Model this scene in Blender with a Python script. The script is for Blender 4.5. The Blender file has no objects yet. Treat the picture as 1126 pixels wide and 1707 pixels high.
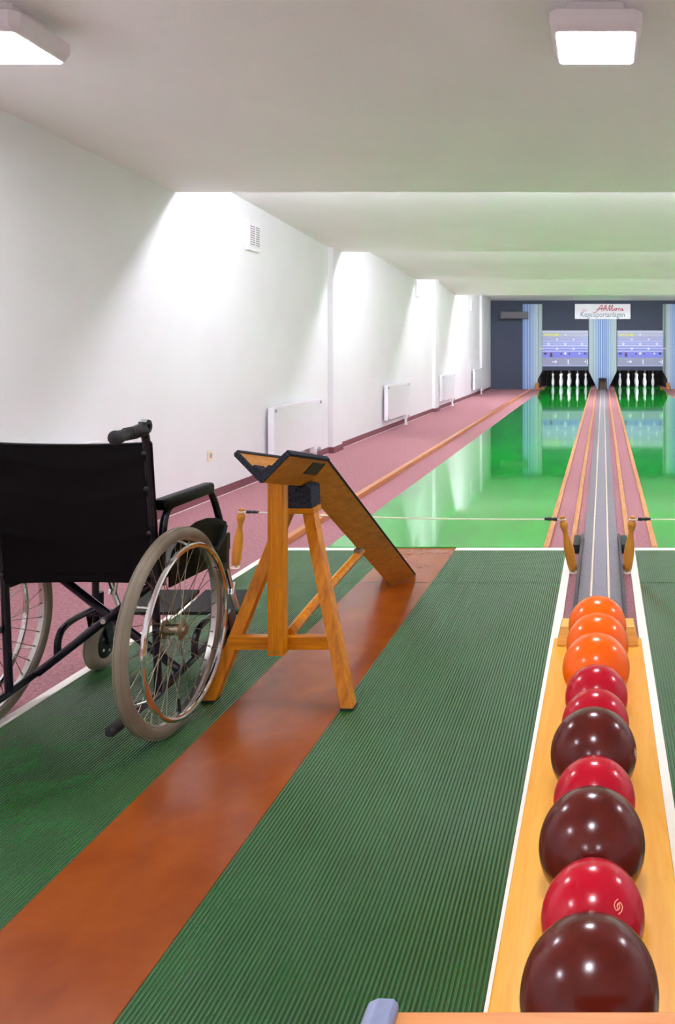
import bpy, bmesh, math, random
from mathutils import Vector, Matrix
random.seed(7)
PI = math.pi
S = bpy.context.scene
COL = S.collection

# ------------------------------------------------------------------ camera, world, exposure
HC = 1.26                                   # camera height
cd = bpy.data.cameras.new('camera')
cam = bpy.data.objects.new('camera', cd)
COL.objects.link(cam)
cam.location = (0, 0, HC)
cam.rotation_euler = (PI / 2, 0, 0)
cd.sensor_fit = 'HORIZONTAL'
cd.sensor_width = 36.0
cd.lens = 36.0 * 1400 / 1126
cd.shift_x = -443 / 1126
cd.shift_y = -278.5 / 1126
cd.clip_start = 0.05
S.camera = cam
S.view_settings.view_transform = 'Standard'
S.view_settings.look = 'None'
S.view_settings.exposure = 1.62
S.view_settings.gamma = 1.0
S.view_settings.use_curve_mapping = False
W = bpy.data.worlds.new('world')
S.world = W
W.use_nodes = True
W.node_tree.nodes['Background'].inputs[0].default_value = (0.9, 0.95, 1, 1)
W.node_tree.nodes['Background'].inputs[1].default_value = 0.02
try:
    S.cycles.use_denoising = True
    S.cycles.max_bounces = 12
    S.cycles.diffuse_bounces = 6
    S.cycles.glossy_bounces = 5
    S.cycles.sample_clamp_indirect = 8.0
except Exception:
    pass
LAMP_POWER = 31.0        # square ceiling lamps, emission strength
TUBE_POWER = 52.0        # fluorescent tubes above the ceiling steps
LAMP_RGB = (0.97, 0.97, 1.06)
TUBE_RGB = (0.96, 0.93, 1.07)

# ------------------------------------------------------------------ helpers
def lin(c):
    c /= 255.0
    return c / 12.92 if c <= 0.04045 else ((c + 0.055) / 1.055) ** 2.4

def rgb(r, g, b):
    return (lin(r), lin(g), lin(b), 1)

class Mat:
    def __init__(s, name):
        s.m = bpy.data.materials.new(name)
        s.m.use_nodes = True
        s.t = s.m.node_tree
        s.n = s.t.nodes
        s.b = s.n['Principled BSDF']
    def set(s, **k):
        for a, v in k.items():
            s.b.inputs[a.replace('_', ' ')].default_value = v
        return s
    def node(s, typ, **k):
        n = s.n.new(typ)
        for a, v in k.items():
            if hasattr(n, a) and not a.startswith('i_'):
                setattr(n, a, v)
            else:
                n.inputs[a[2:].replace('_', ' ')].default_value = v
        return n
    def link(s, a, b):
        s.t.links.new(a, b)
    def coords(s, scale=(1, 1, 1), rot=(0, 0, 0), world=False):
        mp = s.n.new('ShaderNodeMapping')
        mp.inputs['Scale'].default_value = scale
        mp.inputs['Rotation'].default_value = rot
        if world:
            g = s.n.new('ShaderNodeNewGeometry')
            s.link(g.outputs['Position'], mp.inputs['Vector'])
        else:
            tc = s.n.new('ShaderNodeTexCoord')
            s.link(tc.outputs['Object'], mp.inputs['Vector'])
        return mp.outputs['Vector']
    def noise(s, vec, scale=5.0, detail=4.0, rough=0.55, dist=0.0):
        n = s.n.new('ShaderNodeTexNoise')
        n.inputs['Scale'].default_value = scale
        n.inputs['Detail'].default_value = detail
        n.inputs['Roughness'].default_value = rough
        n.inputs['Distortion'].default_value = dist
        s.link(vec, n.inputs['Vector'])
        return n.outputs['Fac']
    def ramp(s, fac, stops):
        r = s.n.new('ShaderNodeValToRGB')
        e = r.color_ramp.elements
        while len(e) > 1:
            e.remove(e[-1])
        for i, (p, c) in enumerate(stops):
            el = e[0] if i == 0 else e.new(p)
            el.position = p
            el.color = c
        s.link(fac, r.inputs['Fac'])
        return r.outputs['Color']
    def color(s, out):
        s.link(out, s.b.inputs['Base Color'])
        return s
    def rough_from(s, fac, lo, hi):
        m = s.n.new('ShaderNodeMapRange')
        m.inputs['To Min'].default_value = lo
        m.inputs['To Max'].default_value = hi
        s.link(fac, m.inputs['Value'])
        s.link(m.outputs['Result'], s.b.inputs['Roughness'])
    def bump(s, fac, strength=0.2, dist=0.01):
        b = s.n.new('ShaderNodeBump')
        b.inputs['Strength'].default_value = strength
        b.inputs['Distance'].default_value = dist
        s.link(fac, b.inputs['Height'])
        s.link(b.outputs['Normal'], s.b.inputs['Normal'])
        return s

def plain(name, col, rough=0.5, metal=0.0, var=0.06, scale=30, spec=0.5, coat=0.0):
    m = Mat(name)
    m.set(Roughness=rough, Metallic=metal)
    m.b.inputs['Specular IOR Level'].default_value = spec
    if coat:
        m.set(Coat_Weight=coat, Coat_Roughness=0.08)
    v = m.coords()
    f = m.noise(v, scale, 3)
    a = tuple(max(0, c * (1 - var)) for c in col[:3]) + (1,)
    b = tuple(min(1, c * (1 + var)) for c in col[:3]) + (1,)
    m.color(m.ramp(f, [(0.3, a), (0.7, b)]))
    return m.m

def wood(name, c1, c2, axis='Z', rough=0.35, fine=1.0, coat=0.0):
    m = Mat(name)
    m.b.inputs['Specular IOR Level'].default_value = 0.28
    sc = {'X': (1.2, 16, 16), 'Y': (16, 1.2, 16), 'Z': (16, 16, 1.2)}[axis]
    v = m.coords(tuple(q * fine for q in sc))
    f = m.noise(v, 3.0, 5, 0.6, 0.6)
    v2 = m.coords(tuple(q * fine * 6 for q in sc))
    f2 = m.noise(v2, 3.0, 3, 0.6, 0.2)
    mx = m.node('ShaderNodeMath', operation='MULTIPLY_ADD')
    m.link(f2, mx.inputs[0]); mx.inputs[1].default_value = 0.35
    m.link(f, mx.inputs[2])
    m.color(m.ramp(mx.outputs[0], [(0.42, c1), (0.85, c2)]))
    m.set(Roughness=rough)
    if coat:
        m.set(Coat_Weight=coat, Coat_Roughness=0.12)
    m.bump(f2, 0.06, 0.002)
    return m.m

def emit(name, col, strength):
    m = bpy.data.materials.new(name)
    m.use_nodes = True
    b = m.node_tree.nodes['Principled BSDF']
    b.inputs['Base Color'].default_value = (0.8, 0.8, 0.8, 1)
    b.inputs['Emission Color'].default_value = tuple(col) + (1,)
    b.inputs['Emission Strength'].default_value = strength
    return m

class MB:
    """collects shapes; build() links them as one mesh object"""
    def __init__(s):
        s.bm = bmesh.new()
        s.bev = False
    def _merge(s, t, mi=0):
        me = bpy.data.meshes.new('tmp')
        for f in t.faces:
            f.material_index = mi
        t.to_mesh(me); t.free()
        s.bm.from_mesh(me)
        bpy.data.meshes.remove(me)
        return s
    def box(s, lo, hi, bev=0.0, seg=2, M=None, mi=0):
        t = bmesh.new()
        lo = Vector(lo); hi = Vector(hi)
        bmesh.ops.create_cube(t, size=1.0)
        d = hi - lo
        for v in t.verts:
            v.co = Vector((v.co.x * d.x, v.co.y * d.y, v.co.z * d.z)) + (lo + hi) / 2
        if bev:
            s.bev = True
            bmesh.ops.bevel(t, geom=list(t.edges), offset=bev, segments=seg, profile=0.5, affect='EDGES')
        if M is not None:
            bmesh.ops.transform(t, matrix=M, verts=t.verts)
        return s._merge(t, mi)
    def beam(s, p0, p1, w, h, up=(0, 0, 1), bev=0.003, cut0=None, cut1=None):
        """box from p0 to p1; w across, h along 'up'; ends at z = cut when given (mitred to the floor)"""
        p0 = Vector(p0); p1 = Vector(p1)
        a = (p1 - p0).normalized()
        x = a.cross(Vector(up)).normalized()
        u = x.cross(a).normalized()
        t = bmesh.new()
        rings = []
        for p, cut in ((p0, cut0), (p1, cut1)):
            r = []
            for sx, su in ((-1, -1), (1, -1), (1, 1), (-1, 1)):
                q = p + x * (sx * w / 2) + u * (su * h / 2)
                if cut is not None:
                    q = q + a * ((cut - q.z) / a.z)
                r.append(t.verts.new(q))
            rings.append(r)
        t.faces.new(rings[0][::-1]); t.faces.new(rings[1])
        for i in range(4):
            j = (i + 1) % 4
            t.faces.new((rings[0][i], rings[0][j], rings[1][j], rings[1][i]))
        bmesh.ops.recalc_face_normals(t, faces=t.faces)
        if bev:
            s.bev = True
            bmesh.ops.bevel(t, geom=list(t.edges), offset=bev, segments=2, profile=0.5, affect='EDGES')
        return s._merge(t)
    def tube(s, pts, r, n=10, closed=False, caps=True, smooth=0):
        pts = [Vector(p) for p in pts]
        for _ in range(smooth):            # corner cutting
            q = [] if closed else [pts[0]]
            m = len(pts)
            for i in range(m if closed else m - 1):
                a, b = pts[i], pts[(i + 1) % m]
                q += [a * .75 + b * .25, a * .25 + b * .75]
            if not closed:
                q.append(pts[-1])
            pts = q
        t = bmesh.new()
        m = len(pts)
        rs = r if isinstance(r, (list, tuple)) else [r] * m
        nrm = None
        rings = []
        for i in range(m):
            if closed:
                d = pts[(i + 1) % m] - pts[i - 1]
            else:
                d = pts[min(i + 1, m - 1)] - pts[max(i - 1, 0)]
            d.normalize()
            if nrm is None:
                nrm = d.orthogonal().normalized()
            else:
                nrm = (nrm - d * nrm.dot(d)).normalized()
            b = d.cross(nrm)
            rings.append([t.verts.new(pts[i] + (nrm * math.cos(2 * PI * k / n) + b * math.sin(2 * PI * k / n)) * rs[i]) for k in range(n)])
        for i in range(m if closed else m - 1):
            A, B = rings[i], rings[(i + 1) % m]
            for k in range(n):
                l = (k + 1) % n
                t.faces.new((A[k], A[l], B[l], B[k]))
        if caps and not closed:
            t.faces.new(rings[0][::-1]); t.faces.new(rings[-1])
        bmesh.ops.recalc_face_normals(t, faces=t.faces)
        return s._merge(t)
    def cyl(s, p0, p1, r, n=16, r1=None):
        return s.tube([p0, p1], [r, r if r1 is None else r1], n)
    def lathe(s, prof, base=(0, 0, 0), axis=(0, 0, 1), n=24):
        """prof: (height, radius) along axis"""
        a = Vector(axis).normalized()
        u = a.orthogonal().normalized(); v = a.cross(u)
        base = Vector(base)
        t = bmesh.new()
        rings = []
        for h, r in prof:
            if r < 1e-6:
                rings.append([t.verts.new(base + a * h)])
            else:
                rings.append([t.verts.new(base + a * h + (u * math.cos(2 * PI * k / n) + v * math.sin(2 * PI * k / n)) * r) for k in range(n)])
        for A, B in zip(rings, rings[1:]):
            for k in range(n):
                l = (k + 1) % n
                if len(A) == 1 and len(B) == 1:
                    continue
                if len(A) == 1:
                    t.faces.new((A[0], B[l], B[k]))
                elif len(B) == 1:
                    t.faces.new((A[k], A[l], B[0]))
                else:
                    t.faces.new((A[k], A[l], B[l], B[k]))
        if len(rings[0]) > 1:
            t.faces.new(rings[0][::-1])
        if len(rings[-1]) > 1:
            t.faces.new(rings[-1])
        bmesh.ops.recalc_face_normals(t, faces=t.faces)
        return s._merge(t)
    def ring(s, c, axis, R, prof, n=64):
        """closed profile (offset along axis, offset outward) swept round a circle"""
        a = Vector(axis).normalized()
        u = a.orthogonal().normalized(); v = a.cross(u)
        c = Vector(c)
        t = bmesh.new()
        rings = []
        for k in range(n):
            th = 2 * PI * k / n
            d = u * math.cos(th) + v * math.sin(th)
            rings.append([t.verts.new(c + a * p + d * (R + q)) for p, q in prof])
        m = len(prof)
        for k in range(n):
            A, B = rings[k], rings[(k + 1) % n]
            for i in range(m):
                j = (i + 1) % m
                t.faces.new((A[i], A[j], B[j], B[i]))
        bmesh.ops.recalc_face_normals(t, faces=t.faces)
        return s._merge(t)
    def prism(s, poly, vec, bev=0.0, mi=0):
        """polygon (list of 3d points) extruded by vec"""
        t = bmesh.new()
        vec = Vector(vec)
        A = [t.verts.new(Vector(p)) for p in poly]
        B = [t.verts.new(Vector(p) + vec) for p in poly]
        t.faces.new(A[::-1]); t.faces.new(B)
        m = len(A)
        for i in range(m):
            j = (i + 1) % m
            t.faces.new((A[i], A[j], B[j], B[i]))
        bmesh.ops.recalc_face_normals(t, faces=t.faces)
        if bev:
            s.bev = True
            bmesh.ops.bevel(t, geom=list(t.edges), offset=bev, segments=2, profile=0.5, affect='EDGES')
        return s._merge(t, mi)
    def sphere(s, c, r, u=48, v=32):
        t = bmesh.new()
        bmesh.ops.create_uvsphere(t, u_segments=u, v_segments=v, radius=r)
        bmesh.ops.translate(t, vec=Vector(c), verts=t.verts)
        return s._merge(t)
    def build(s, name, mat, parent=None, angle=35, origin=None):
        me = bpy.data.meshes.new(name)
        og = Vector((0, 0, 0))
        if origin is not None:
            og = Vector(origin)
        elif parent is not None:
            og = base_of(parent)
        bmesh.ops.translate(s.bm, vec=-og, verts=s.bm.verts)
        s.bm.to_mesh(me); s.bm.free()
        for m in (mat if isinstance(mat, list) else [mat]):
            me.materials.append(m)
        me.shade_smooth()
        me.set_sharp_from_angle(angle=math.radians(angle))
        o = bpy.data.objects.new(name, me)
        COL.objects.link(o)
        if s.bev:                          # keep large faces flat next to rounded edges
            o.modifiers.new('flat', 'WEIGHTED_NORMAL').keep_sharp = True
        if parent is not None:
            o.parent = parent
        elif origin is not None:
            o.location = og
        return o

def base_of(o):
    v = Vector((0, 0, 0))
    while o is not None:
        v = v + Vector(o.location)
        o = o.parent
    return v

def tag(o, label=None, cat=None, group=None, kind=None):
    if label: o['label'] = label
    if cat: o['category'] = cat
    if group: o['group'] = group
    if kind: o['kind'] = kind
    return o

def thing(name, loc, label, cat, group=None):
    o = bpy.data.objects.new(name, None)
    COL.objects.link(o)
    o.location = loc
    o.empty_display_size = 0.05
    return tag(o, label, cat, group)

def copy_tree(o, parent=None):
    c = o.copy()
    COL.objects.link(c)
    if parent is not None:
        c.parent = parent
    for ch in list(o.children):
        copy_tree(ch, c)
    return c

def struct(mb, name, mat, label=None):
    o = mb.build(name, mat)
    o['kind'] = 'structure'
    if label: o['label'] = label
    return o

def text_mesh(body, size, sx=1.0, shear=0.0, depth=0.002, bold=0.0):
    cu = bpy.data.curves.new('txt', 'FONT')
    cu.body = body
    cu.size = size
    cu.shear = shear
    cu.extrude = depth
    cu.offset = bold
    cu.align_x = 'CENTER'
    o = bpy.data.objects.new('txt', cu)
    COL.objects.link(o)
    dg = bpy.context.evaluated_depsgraph_get()
    me = bpy.data.meshes.new_from_object(o.evaluated_get(dg))
    bpy.data.objects.remove(o)
    me.transform(Matrix.Diagonal((sx, 1, 1, 1)))
    me.transform(Matrix.Rotation(PI / 2, 4, 'X'))
    return me

def text_obj(name, body, size, loc, mat, parent, **k):
    me = text_mesh(body, size, **k)
    me.name = name
    me.materials.clear()
    me.materials.append(mat)
    o = bpy.data.objects.new(name, me)
    COL.objects.link(o)
    o.parent = parent
    o.location = Vector(loc) - base_of(parent)
    return o

# ------------------------------------------------------------------ materials
def paint(name, c, bump=0.25):
    m = Mat(name)
    m.set(Roughness=0.85)
    v = m.coords(world=True)
    f = m.noise(v, 110, 3, 0.6)
    g = m.noise(v, 2.2, 3, 0.5)
    a = tuple(q * 0.965 for q in c[:3]) + (1,)
    m.color(m.ramp(g, [(0.3, a), (0.7, c)]))
    m.bump(f, bump, 0.004)
    return m.m

M = {}
M['wall'] = paint('white_wall_paint', (0.84, 0.84, 0.855, 1), 0.3)
M['ceiling'] = paint('white_ceiling_paint', (0.92, 0.905, 0.905, 1), 0.25)
M['facade'] = paint('slate_blue_paint', rgb(64, 71, 87), 0.1)
M['dark'] = plain('black_pit_paint', rgb(14, 12, 12), 0.8)

m = Mat('mauve_carpet')
v = m.coords(world=True)
f = m.noise(v, 260, 3, 0.7)
g = m.noise(v, 60, 4, 0.6)
mx = m.node('ShaderNodeMath', operation='MULTIPLY_ADD'); m.link(g, mx.inputs[0]); mx.inputs[1].default_value = 0.7; m.link(f, mx.inputs[2])
m.color(m.ramp(mx.outputs[0], [(0.6, rgb(118, 72, 77)), (1.08, rgb(186, 136, 142))]))
m.set(Roughness=0.95); m.b.inputs['Specular IOR Level'].default_value = 0.15
m.bump(f, 0.4, 0.004)
M['carpet'] = m.m
M['skirt'] = plain('mauve_skirting', rgb(122, 72, 80), 0.8, var=0.1, scale=60)
M['caulk'] = plain('pale_joint', rgb(225, 205, 205), 0.7)

m = Mat('glossy_green_lane')
v = m.coords(world=True)
g = m.noise(v, 1.3, 5, 0.6)
m.color(m.ramp(g, [(0.3, rgb(4, 148, 38)), (0.75, rgb(18, 170, 48))]))
f = m.noise(v, 9, 4, 0.6)
m.rough_from(f, 0.02, 0.08)
m.b.inputs['Specular IOR Level'].default_value = 0.8
M['lane'] = m.m

m = Mat('dark_green_ribbed_rubber')
v = m.coords(world=True)
g = m.noise(v, 6, 5, 0.65)
vs = m.coords((70, 3.0, 1), world=True)
w = m.noise(vs, 1.0, 3, 0.6)
sc = m.noise(m.coords((1, 1, 1), world=True), 2.1, 2, 0.5)
c0 = m.ramp(g, [(0.3, rgb(22, 78, 30)), (0.75, rgb(36, 95, 42))])
scr = m.node('ShaderNodeMath', operation='MULTIPLY')
s1 = m.ramp(w, [(0.70, (0, 0, 0, 1)), (0.76, (1, 1, 1, 1))])
s2 = m.ramp(sc, [(0.58, (0, 0, 0, 1)), (0.64, (1, 1, 1, 1))])
m.link(s1, scr.inputs[0]); m.link(s2, scr.inputs[1])
mixc = m.node('ShaderNodeMix', data_type='RGBA')
m.link(scr.outputs[0], mixc.inputs[0]); m.link(c0, mixc.inputs[6]); mixc.inputs[7].default_value = rgb(150, 115, 90)
m.color(mixc.outputs[2])
m.set(Roughness=0.24, Coat_Weight=0.2, Coat_Roughness=0.2)
m.b.inputs['Specular IOR Level'].default_value = 1.0
M['rib'] = m.m

m = Mat('red_brown_linoleum')
v = m.coords(world=True)
g = m.noise(v, 5, 5, 0.6, 0.3)
m.color(m.ramp(g, [(0.3, rgb(132, 58, 6)), (0.75, rgb(152, 76, 18))]))
m.set(Roughness=0.24)
f = m.noise(m.coords((1, 2.2, 1), world=True), 14, 1, 0.4)
m.bump(f, 0.13, 0.004)
m.b.inputs['Specular IOR Level'].default_value = 0.4
M['lino'] = m.m
M['white_strip'] = plain('white_vinyl_strip', rgb(246, 240, 230), 0.5, var=0.03)
M['joint'] = plain('dark_joint', rgb(24, 34, 28), 0.7)

M['edge_wood'] = wood('beech_edging', rgb(176, 116, 70), rgb(214, 158, 108), 'Y', 0.4)
M['bumper_wood'] = wood('varnished_bumper_wood', rgb(164, 96, 42), rgb(204, 136, 74), 'Y', 0.3)
M['pine_z'] = wood('varnished_pine_upright', rgb(162, 86, 2), rgb(214, 134, 8), 'Z', 0.35, coat=0.1)
M['pine_x'] = wood('varnished_pine_crossbar', rgb(162, 86, 2), rgb(214, 134, 8), 'X', 0.35, coat=0.1)
M['ply'] = wood('varnished_plywood', rgb(158, 92, 10), rgb(198, 128, 34), 'Y', 0.4)
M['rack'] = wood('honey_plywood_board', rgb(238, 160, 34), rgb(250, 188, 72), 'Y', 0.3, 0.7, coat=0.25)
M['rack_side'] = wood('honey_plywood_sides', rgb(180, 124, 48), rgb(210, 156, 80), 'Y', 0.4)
M['stop'] = wood('honey_stop_block', rgb(220, 160, 50), rgb(244, 200, 110), 'X', 0.35)
M['table'] = wood('beech_table_top', rgb(186, 112, 58), rgb(208, 140, 84), 'X', 0.4)
M['post_wood'] = wood('varnished_turned_wood', rgb(172, 108, 28), rgb(200, 136, 46), 'Z', 0.3, coat=0.3)
M['felt'] = plain('black_felt', rgb(52, 54, 62), 0.95, var=0.7, scale=260, spec=0.1)
M['black_plastic'] = plain('black_plastic', rgb(16, 16, 18), 0.4)
M['rubber'] = plain('black_rubber', rgb(22, 21, 22), 0.65)
M['track'] = plain('grey_track_rubber', rgb(126, 119, 127), 0.5, var=0.12, scale=40)
M['track_dark'] = plain('dark_track_side', rgb(70, 66, 72), 0.55, var=0.12, scale=40)
M['track_mid'] = plain('light_track_centre', rgb(138, 132, 144), 0.5, var=0.1, scale=40)
M['cream'] = plain('cream_line', rgb(236, 222, 200), 0.5, var=0.03)
M['pin'] = plain('white_pin_plastic', rgb(236, 236, 242), 0.3, var=0.03)
M['cord'] = plain('pale_cord', rgb(205, 195, 175), 0.7)
M['rope'] = plain('white_rope', rgb(232, 222, 205), 0.7)
M['white_plastic'] = plain('white_plastic', rgb(236, 234, 236), 0.4, var=0.02)
M['lamp_white'] = plain('lamp_housing_white', rgb(222, 214, 216), 0.4, var=0.02)
M['grey_plastic'] = plain('grey_plastic', rgb(160, 158, 162), 0.5)
M['radiator'] = plain('white_radiator_enamel', rgb(236, 236, 240), 0.35, var=0.02)
M['lamp_grey'] = plain('grey_metal_housing', rgb(66, 66, 70), 0.45)
M['chrome'] = plain('polished_chrome', (0.75, 0.74, 0.72, 1), 0.12, 1.0, var=0.03)
M['alu'] = plain('dull_aluminium', (0.60, 0.58, 0.54, 1), 0.35, 1.0, var=0.08)
M['brass'] = plain('dull_brass', (0.30, 0.25, 0.17, 1), 0.4, 1.0, var=0.1)
M['frame'] = plain('dark_violet_frame_paint', rgb(14, 8, 24), 0.25, spec=0.4, coat=0.2)
M['vinyl'] = plain('black_vinyl', rgb(6, 5, 5), 0.4, var=0.1, spec=0.12)
M['tire'] = plain('grey_beige_tire', rgb(128, 118, 100), 0.6, var=0.14, scale=14)
M['caster_tire'] = plain('caster_grey_tire', rgb(136, 126, 106), 0.6, var=0.1)
M['bluegrey'] = plain('blue_grey_plastic', rgb(122, 130, 160), 0.35, var=0.1, scale=60)
M['red_print'] = plain('red_print', rgb(196, 40, 82), 0.5)
M['grey_print'] = plain('grey_green_print', rgb(138, 162, 164), 0.5)
M['yellow_print'] = plain('yellow_print', rgb(236, 240, 110), 0.5)
M['sign'] = plain('white_sign_panel', rgb(250, 247, 252), 0.4, var=0.01)

def ball_mat(name, c1, c2, scuff):
    m = Mat(name)
    v = m.coords()
    g = m.noise(v, 16, 5, 0.6)
    m.color(m.ramp(g, [(0.3, c1), (0.75, c2)]))
    m.rough_from(m.noise(v, 30, 3, 0.5), 0.15, 0.23)
    m.b.inputs['Specular IOR Level'].default_value = 0.4
    return m.m
M['orange'] = ball_mat('orange_ball', rgb(254, 98, 0), rgb(255, 114, 6), 0.26)
M['crimson'] = ball_mat('crimson_ball', rgb(178, 2, 32), rgb(194, 8, 42), 0.28)
M['maroon'] = ball_mat('maroon_ball', rgb(76, 17, 10), rgb(98, 27, 17), 0.34)

# ------------------------------------------------------------------ the room shell
XL, XR = -3.20, 3.17
YB, YF = -5.2, 23.9
MX = -0.031                                   # the right lane mirrors the left one: x -> MX - x
def mir(x): return MX - x

b = MB()
b.box((XL - .2, YB, -.12), (XR + .2, 27.2, 0))
struct(b, 'floor', M['carpet'], 'mauve carpet floor')
b = MB()
b.box((XL, YB, 0), (XR, -1.25, .004))
struct(b, 'floor_bounce', plain('pale_bounce_floor', rgb(214, 206, 196), 0.5, var=0.04), 'added pale floor behind the camera, bouncing light to the ceiling')  # unseen floor area added pale so it reflects light onto the ceiling

PILLARS = [(9.76, 10.10), (15.72, 16.06), (21.76, 22.10)]
def side_wall(x, s):
    """s = +1: the room lies on the +x side"""
    prof = [(YB, 0.0)]
    for a, c in PILLARS:
        prof += [(a, 0), (a, .06), (c, .06), (c, 0)]
    prof += [(27.2, 0)]
    w = MB(); w.box((min(x, x - s * .2), YB, -.1), (max(x, x - s * .2), 27.2, 3.1))
    for i, (a, c) in enumerate(PILLARS):
        p = MB(); p.box((min(x, x + s * .06), a, 0), (max(x, x + s * .06), c, 2.7))
        struct(p, 'trim_%d' % (11 + i + (3 if s < 0 else 0)), M['wall'], 'flat white pillar on the %s wall' % ('left' if s > 0 else 'right'))
    k = MB(); c = MB()
    T = .012
    pr = [(YB, T)]
    for a, e in PILLARS:
        pr += [(a - T, T), (a - T, .06 + T), (e + T, .06 + T), (e + T, T)]
    pr += [(YF, T)]
    k.prism([(x + s * q, y, 0.004) for y, q in pr] + [(x + s * q, y, 0.004) for y, q in prof[:-1][::-1] if y < YF], (0, 0, .068))
    for (y0, q0), (y1, q1) in zip(pr, pr[1:]):
        if abs(y1 - y0) > .5:
            c.box((min(x + s * q0, x + s * (q0 + .007)), y0, 0.0), (max(x + s * q0, x + s * (q0 + .007)), y1, .006))
    return w, k, c
w, k, c = side_wall(XL, 1)
struct(w, 'wall_left', M['wall'])
struct(k, 'baseboard_left', M['skirt'])
struct(c, 'trim_1', M['caulk'], 'thin pale joint along the foot of the left skirting')
w, k, c = side_wall(XR, -1)
struct(w, 'wall_right', M['wall'])
struct(k, 'baseboard_right', M['skirt'])
c.bm.free()
b = MB(); b.box((XL, YB - .2, 0), (XR, YB, 3.0)); struct(b, 'wall_back', M['wall'])

# ceiling: each bay slopes down towards the lanes' far end, then steps up again
EDGES = [(6.27, 2.40, 2.64), (10.07, 2.375, 2.61), (14.32, 2.378, 2.62), (18.20, 2.335, 2.64)]
prof = [(YB, 2.40 + .061 * (6.27 - YB))]
for d, z0, z1 in EDGES:
    prof += [(d, z0), (d, z1)]
prof += [(YF, 2.523), (27.2, 2.523)]
b = MB()
b.prism([(XL, y, z) for y, z in prof] + [(XL, 27.2, 3.3), (XL, YB, 3.3)], (XR - XL, 0, 0))
struct(b, 'ceiling', M['ceiling'])
def ceil_z(y): return 2.40 + .061 * (6.27 - y)

# far wall with the two pin openings
FZ = YF
def fx(px): return (px - 1006) * FZ / 1400.0
def fz(py): return HC - (py - 575) * FZ / 1400.0
OPEN_L = (fx(897), fx(994.6))
OPEN_R = (fx(1017), fx(1113.5))
ZO = fz(617.5)
b = MB()
b.box((XL, FZ, ZO), (XR, FZ + .12, 2.6))
b.box((XL, FZ, 0), (OPEN_L[0], FZ + .12, ZO))
b.box((OPEN_L[1], FZ, 0), (OPEN_R[0], FZ + .12, ZO))
b.box((OPEN_R[1], FZ, 0), (XR, FZ + .12, ZO))
struct(b, 'wall_far', M['facade'])
b = MB()                                       # dark pits behind the openings, with hanging curtain folds
for x0, x1 in (OPEN_L, OPEN_R):
    b.box((x0 - .06, FZ + .12, 0), (x0, 26.6, .9))
    b.box((x1, FZ + .12, 0), (x1 + .06, 26.6, .9))
    b.box((x0, FZ + .12, .84), (x1, 26.6, .9))
    n = 44
    pl = []
    for i in range(n + 1):
        pl.append((x0 + (x1 - x0) * i / n, 26.2 + .03 * math.sin(i * 2.2), 0))
    b.prism(pl + [(x1, 26.6, 0), (x0, 26.6, 0)], (0, 0, .85))
struct(b, 'wall_pit', plain('dark_brown_pit_curtain', rgb(34, 26, 24), 0.8, var=0.3, scale=9), 'dark curtained pit behind the pins')

# ------------------------------------------------------------------ lights
tube_mat = emit('fluorescent_tube', TUBE_RGB, TUBE_POWER)
tube_far = emit('fluorescent_tube_far', TUBE_RGB, TUBE_POWER * 1.45)
pin_tube = emit('pin_light_tube', TUBE_RGB, 34.0)
fill_lamp_mat = emit('lit_fill_diffuser', LAMP_RGB, LAMP_POWER * 2.0)  # stronger emission for the two added fill lamps
lamp_mat = emit('lit_diffuser', LAMP_RGB, LAMP_POWER)
where = ['first', 'second', 'third', 'farthest']
for i, (d, z0, z1) in enumerate(EDGES):
    t = thing('ceiling_batten', (MX / 2, d + .002, z0 + .11), 'white fluorescent batten hidden above the %s ceiling step' % where[i], 'ceiling light', 'battens above the ceiling steps')
    q = MB()
    for j in range(4):
        x0 = -2.9 + j * 1.48
        q.box((x0, d + .002, z0 + .045), (x0 + 1.36, d + .030, z0 + .105), .004)
        for xe in (x0 + .01, x0 + 1.33):
            q.box((xe, d + .029, z0 + .055), (xe + .02, d + .074, z0 + .085))
    q.build('housing', M['white_plastic'], t)
    for j in range(4):
        x0 = -2.9 + j * 1.48
        q = MB(); q.cyl((x0 + .03, d + .060, z0 + .070), (x0 + 1.33, d + .060, z0 + .070), .013, 10)
        q.build('tube', tube_mat if i < 3 else tube_far, t)

def ceiling_lamp(x, y, label, lit=None):
    hw = .178
    zb = ceil_z(y) - .137
    t = thing('ceiling_lamp', (x, y, ceil_z(y)), label, 'ceiling light', 'square ceiling lamps')
    def octo(h, z, c):
        return [(x + a, y + bb, z) for a, bb in ((-h + c, -h), (h - c, -h), (h, -h + c), (h, h - c), (h - c, h), (-h + c, h), (-h, h - c), (-h, -h + c))]
    def loft(rings):
        tm = bmesh.new()
        R = [[tm.verts.new(Vector(p) + Vector((0, 0, -.061 * (p[1] - y)))) for p in r] for r in rings]
        for A, B_ in zip(R, R[1:]):
            for k_ in range(8):
                l = (k_ + 1) % 8
                tm.faces.new((A[k_], A[l], B_[l], B_[k_]))
        tm.faces.new(R[0][::-1]); tm.faces.new(R[-1])
        bmesh.ops.recalc_face_normals(tm, faces=tm.faces)
        o = MB(); o._merge(tm); return o
    loft([octo(hw - .01, zb + .085, .03), octo(hw, zb + .078, .03), octo(hw, zb + .034, .03), octo(hw - .020, zb + .004, .014), octo(hw - .024, zb + .002, .012)]).build('housing', M['lamp_white'], t)
    loft([octo(hw - .026, zb + .012, .010), octo(hw - .028, zb - .001, .009)]).build('diffuser', lit or lamp_mat, t)
    loft([octo(.11, zb + .136, .012), octo(.12, zb + .082, .012)]).build('mounting_plate', M['lamp_white'], t)
ceiling_lamp(-.028, 3.35, 'square white ceiling lamp above the ball rack, over the lane divider')
ceiling_lamp(-2.40, 3.35, 'square white ceiling lamp cut by the photo edge, near the left wall')
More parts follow.
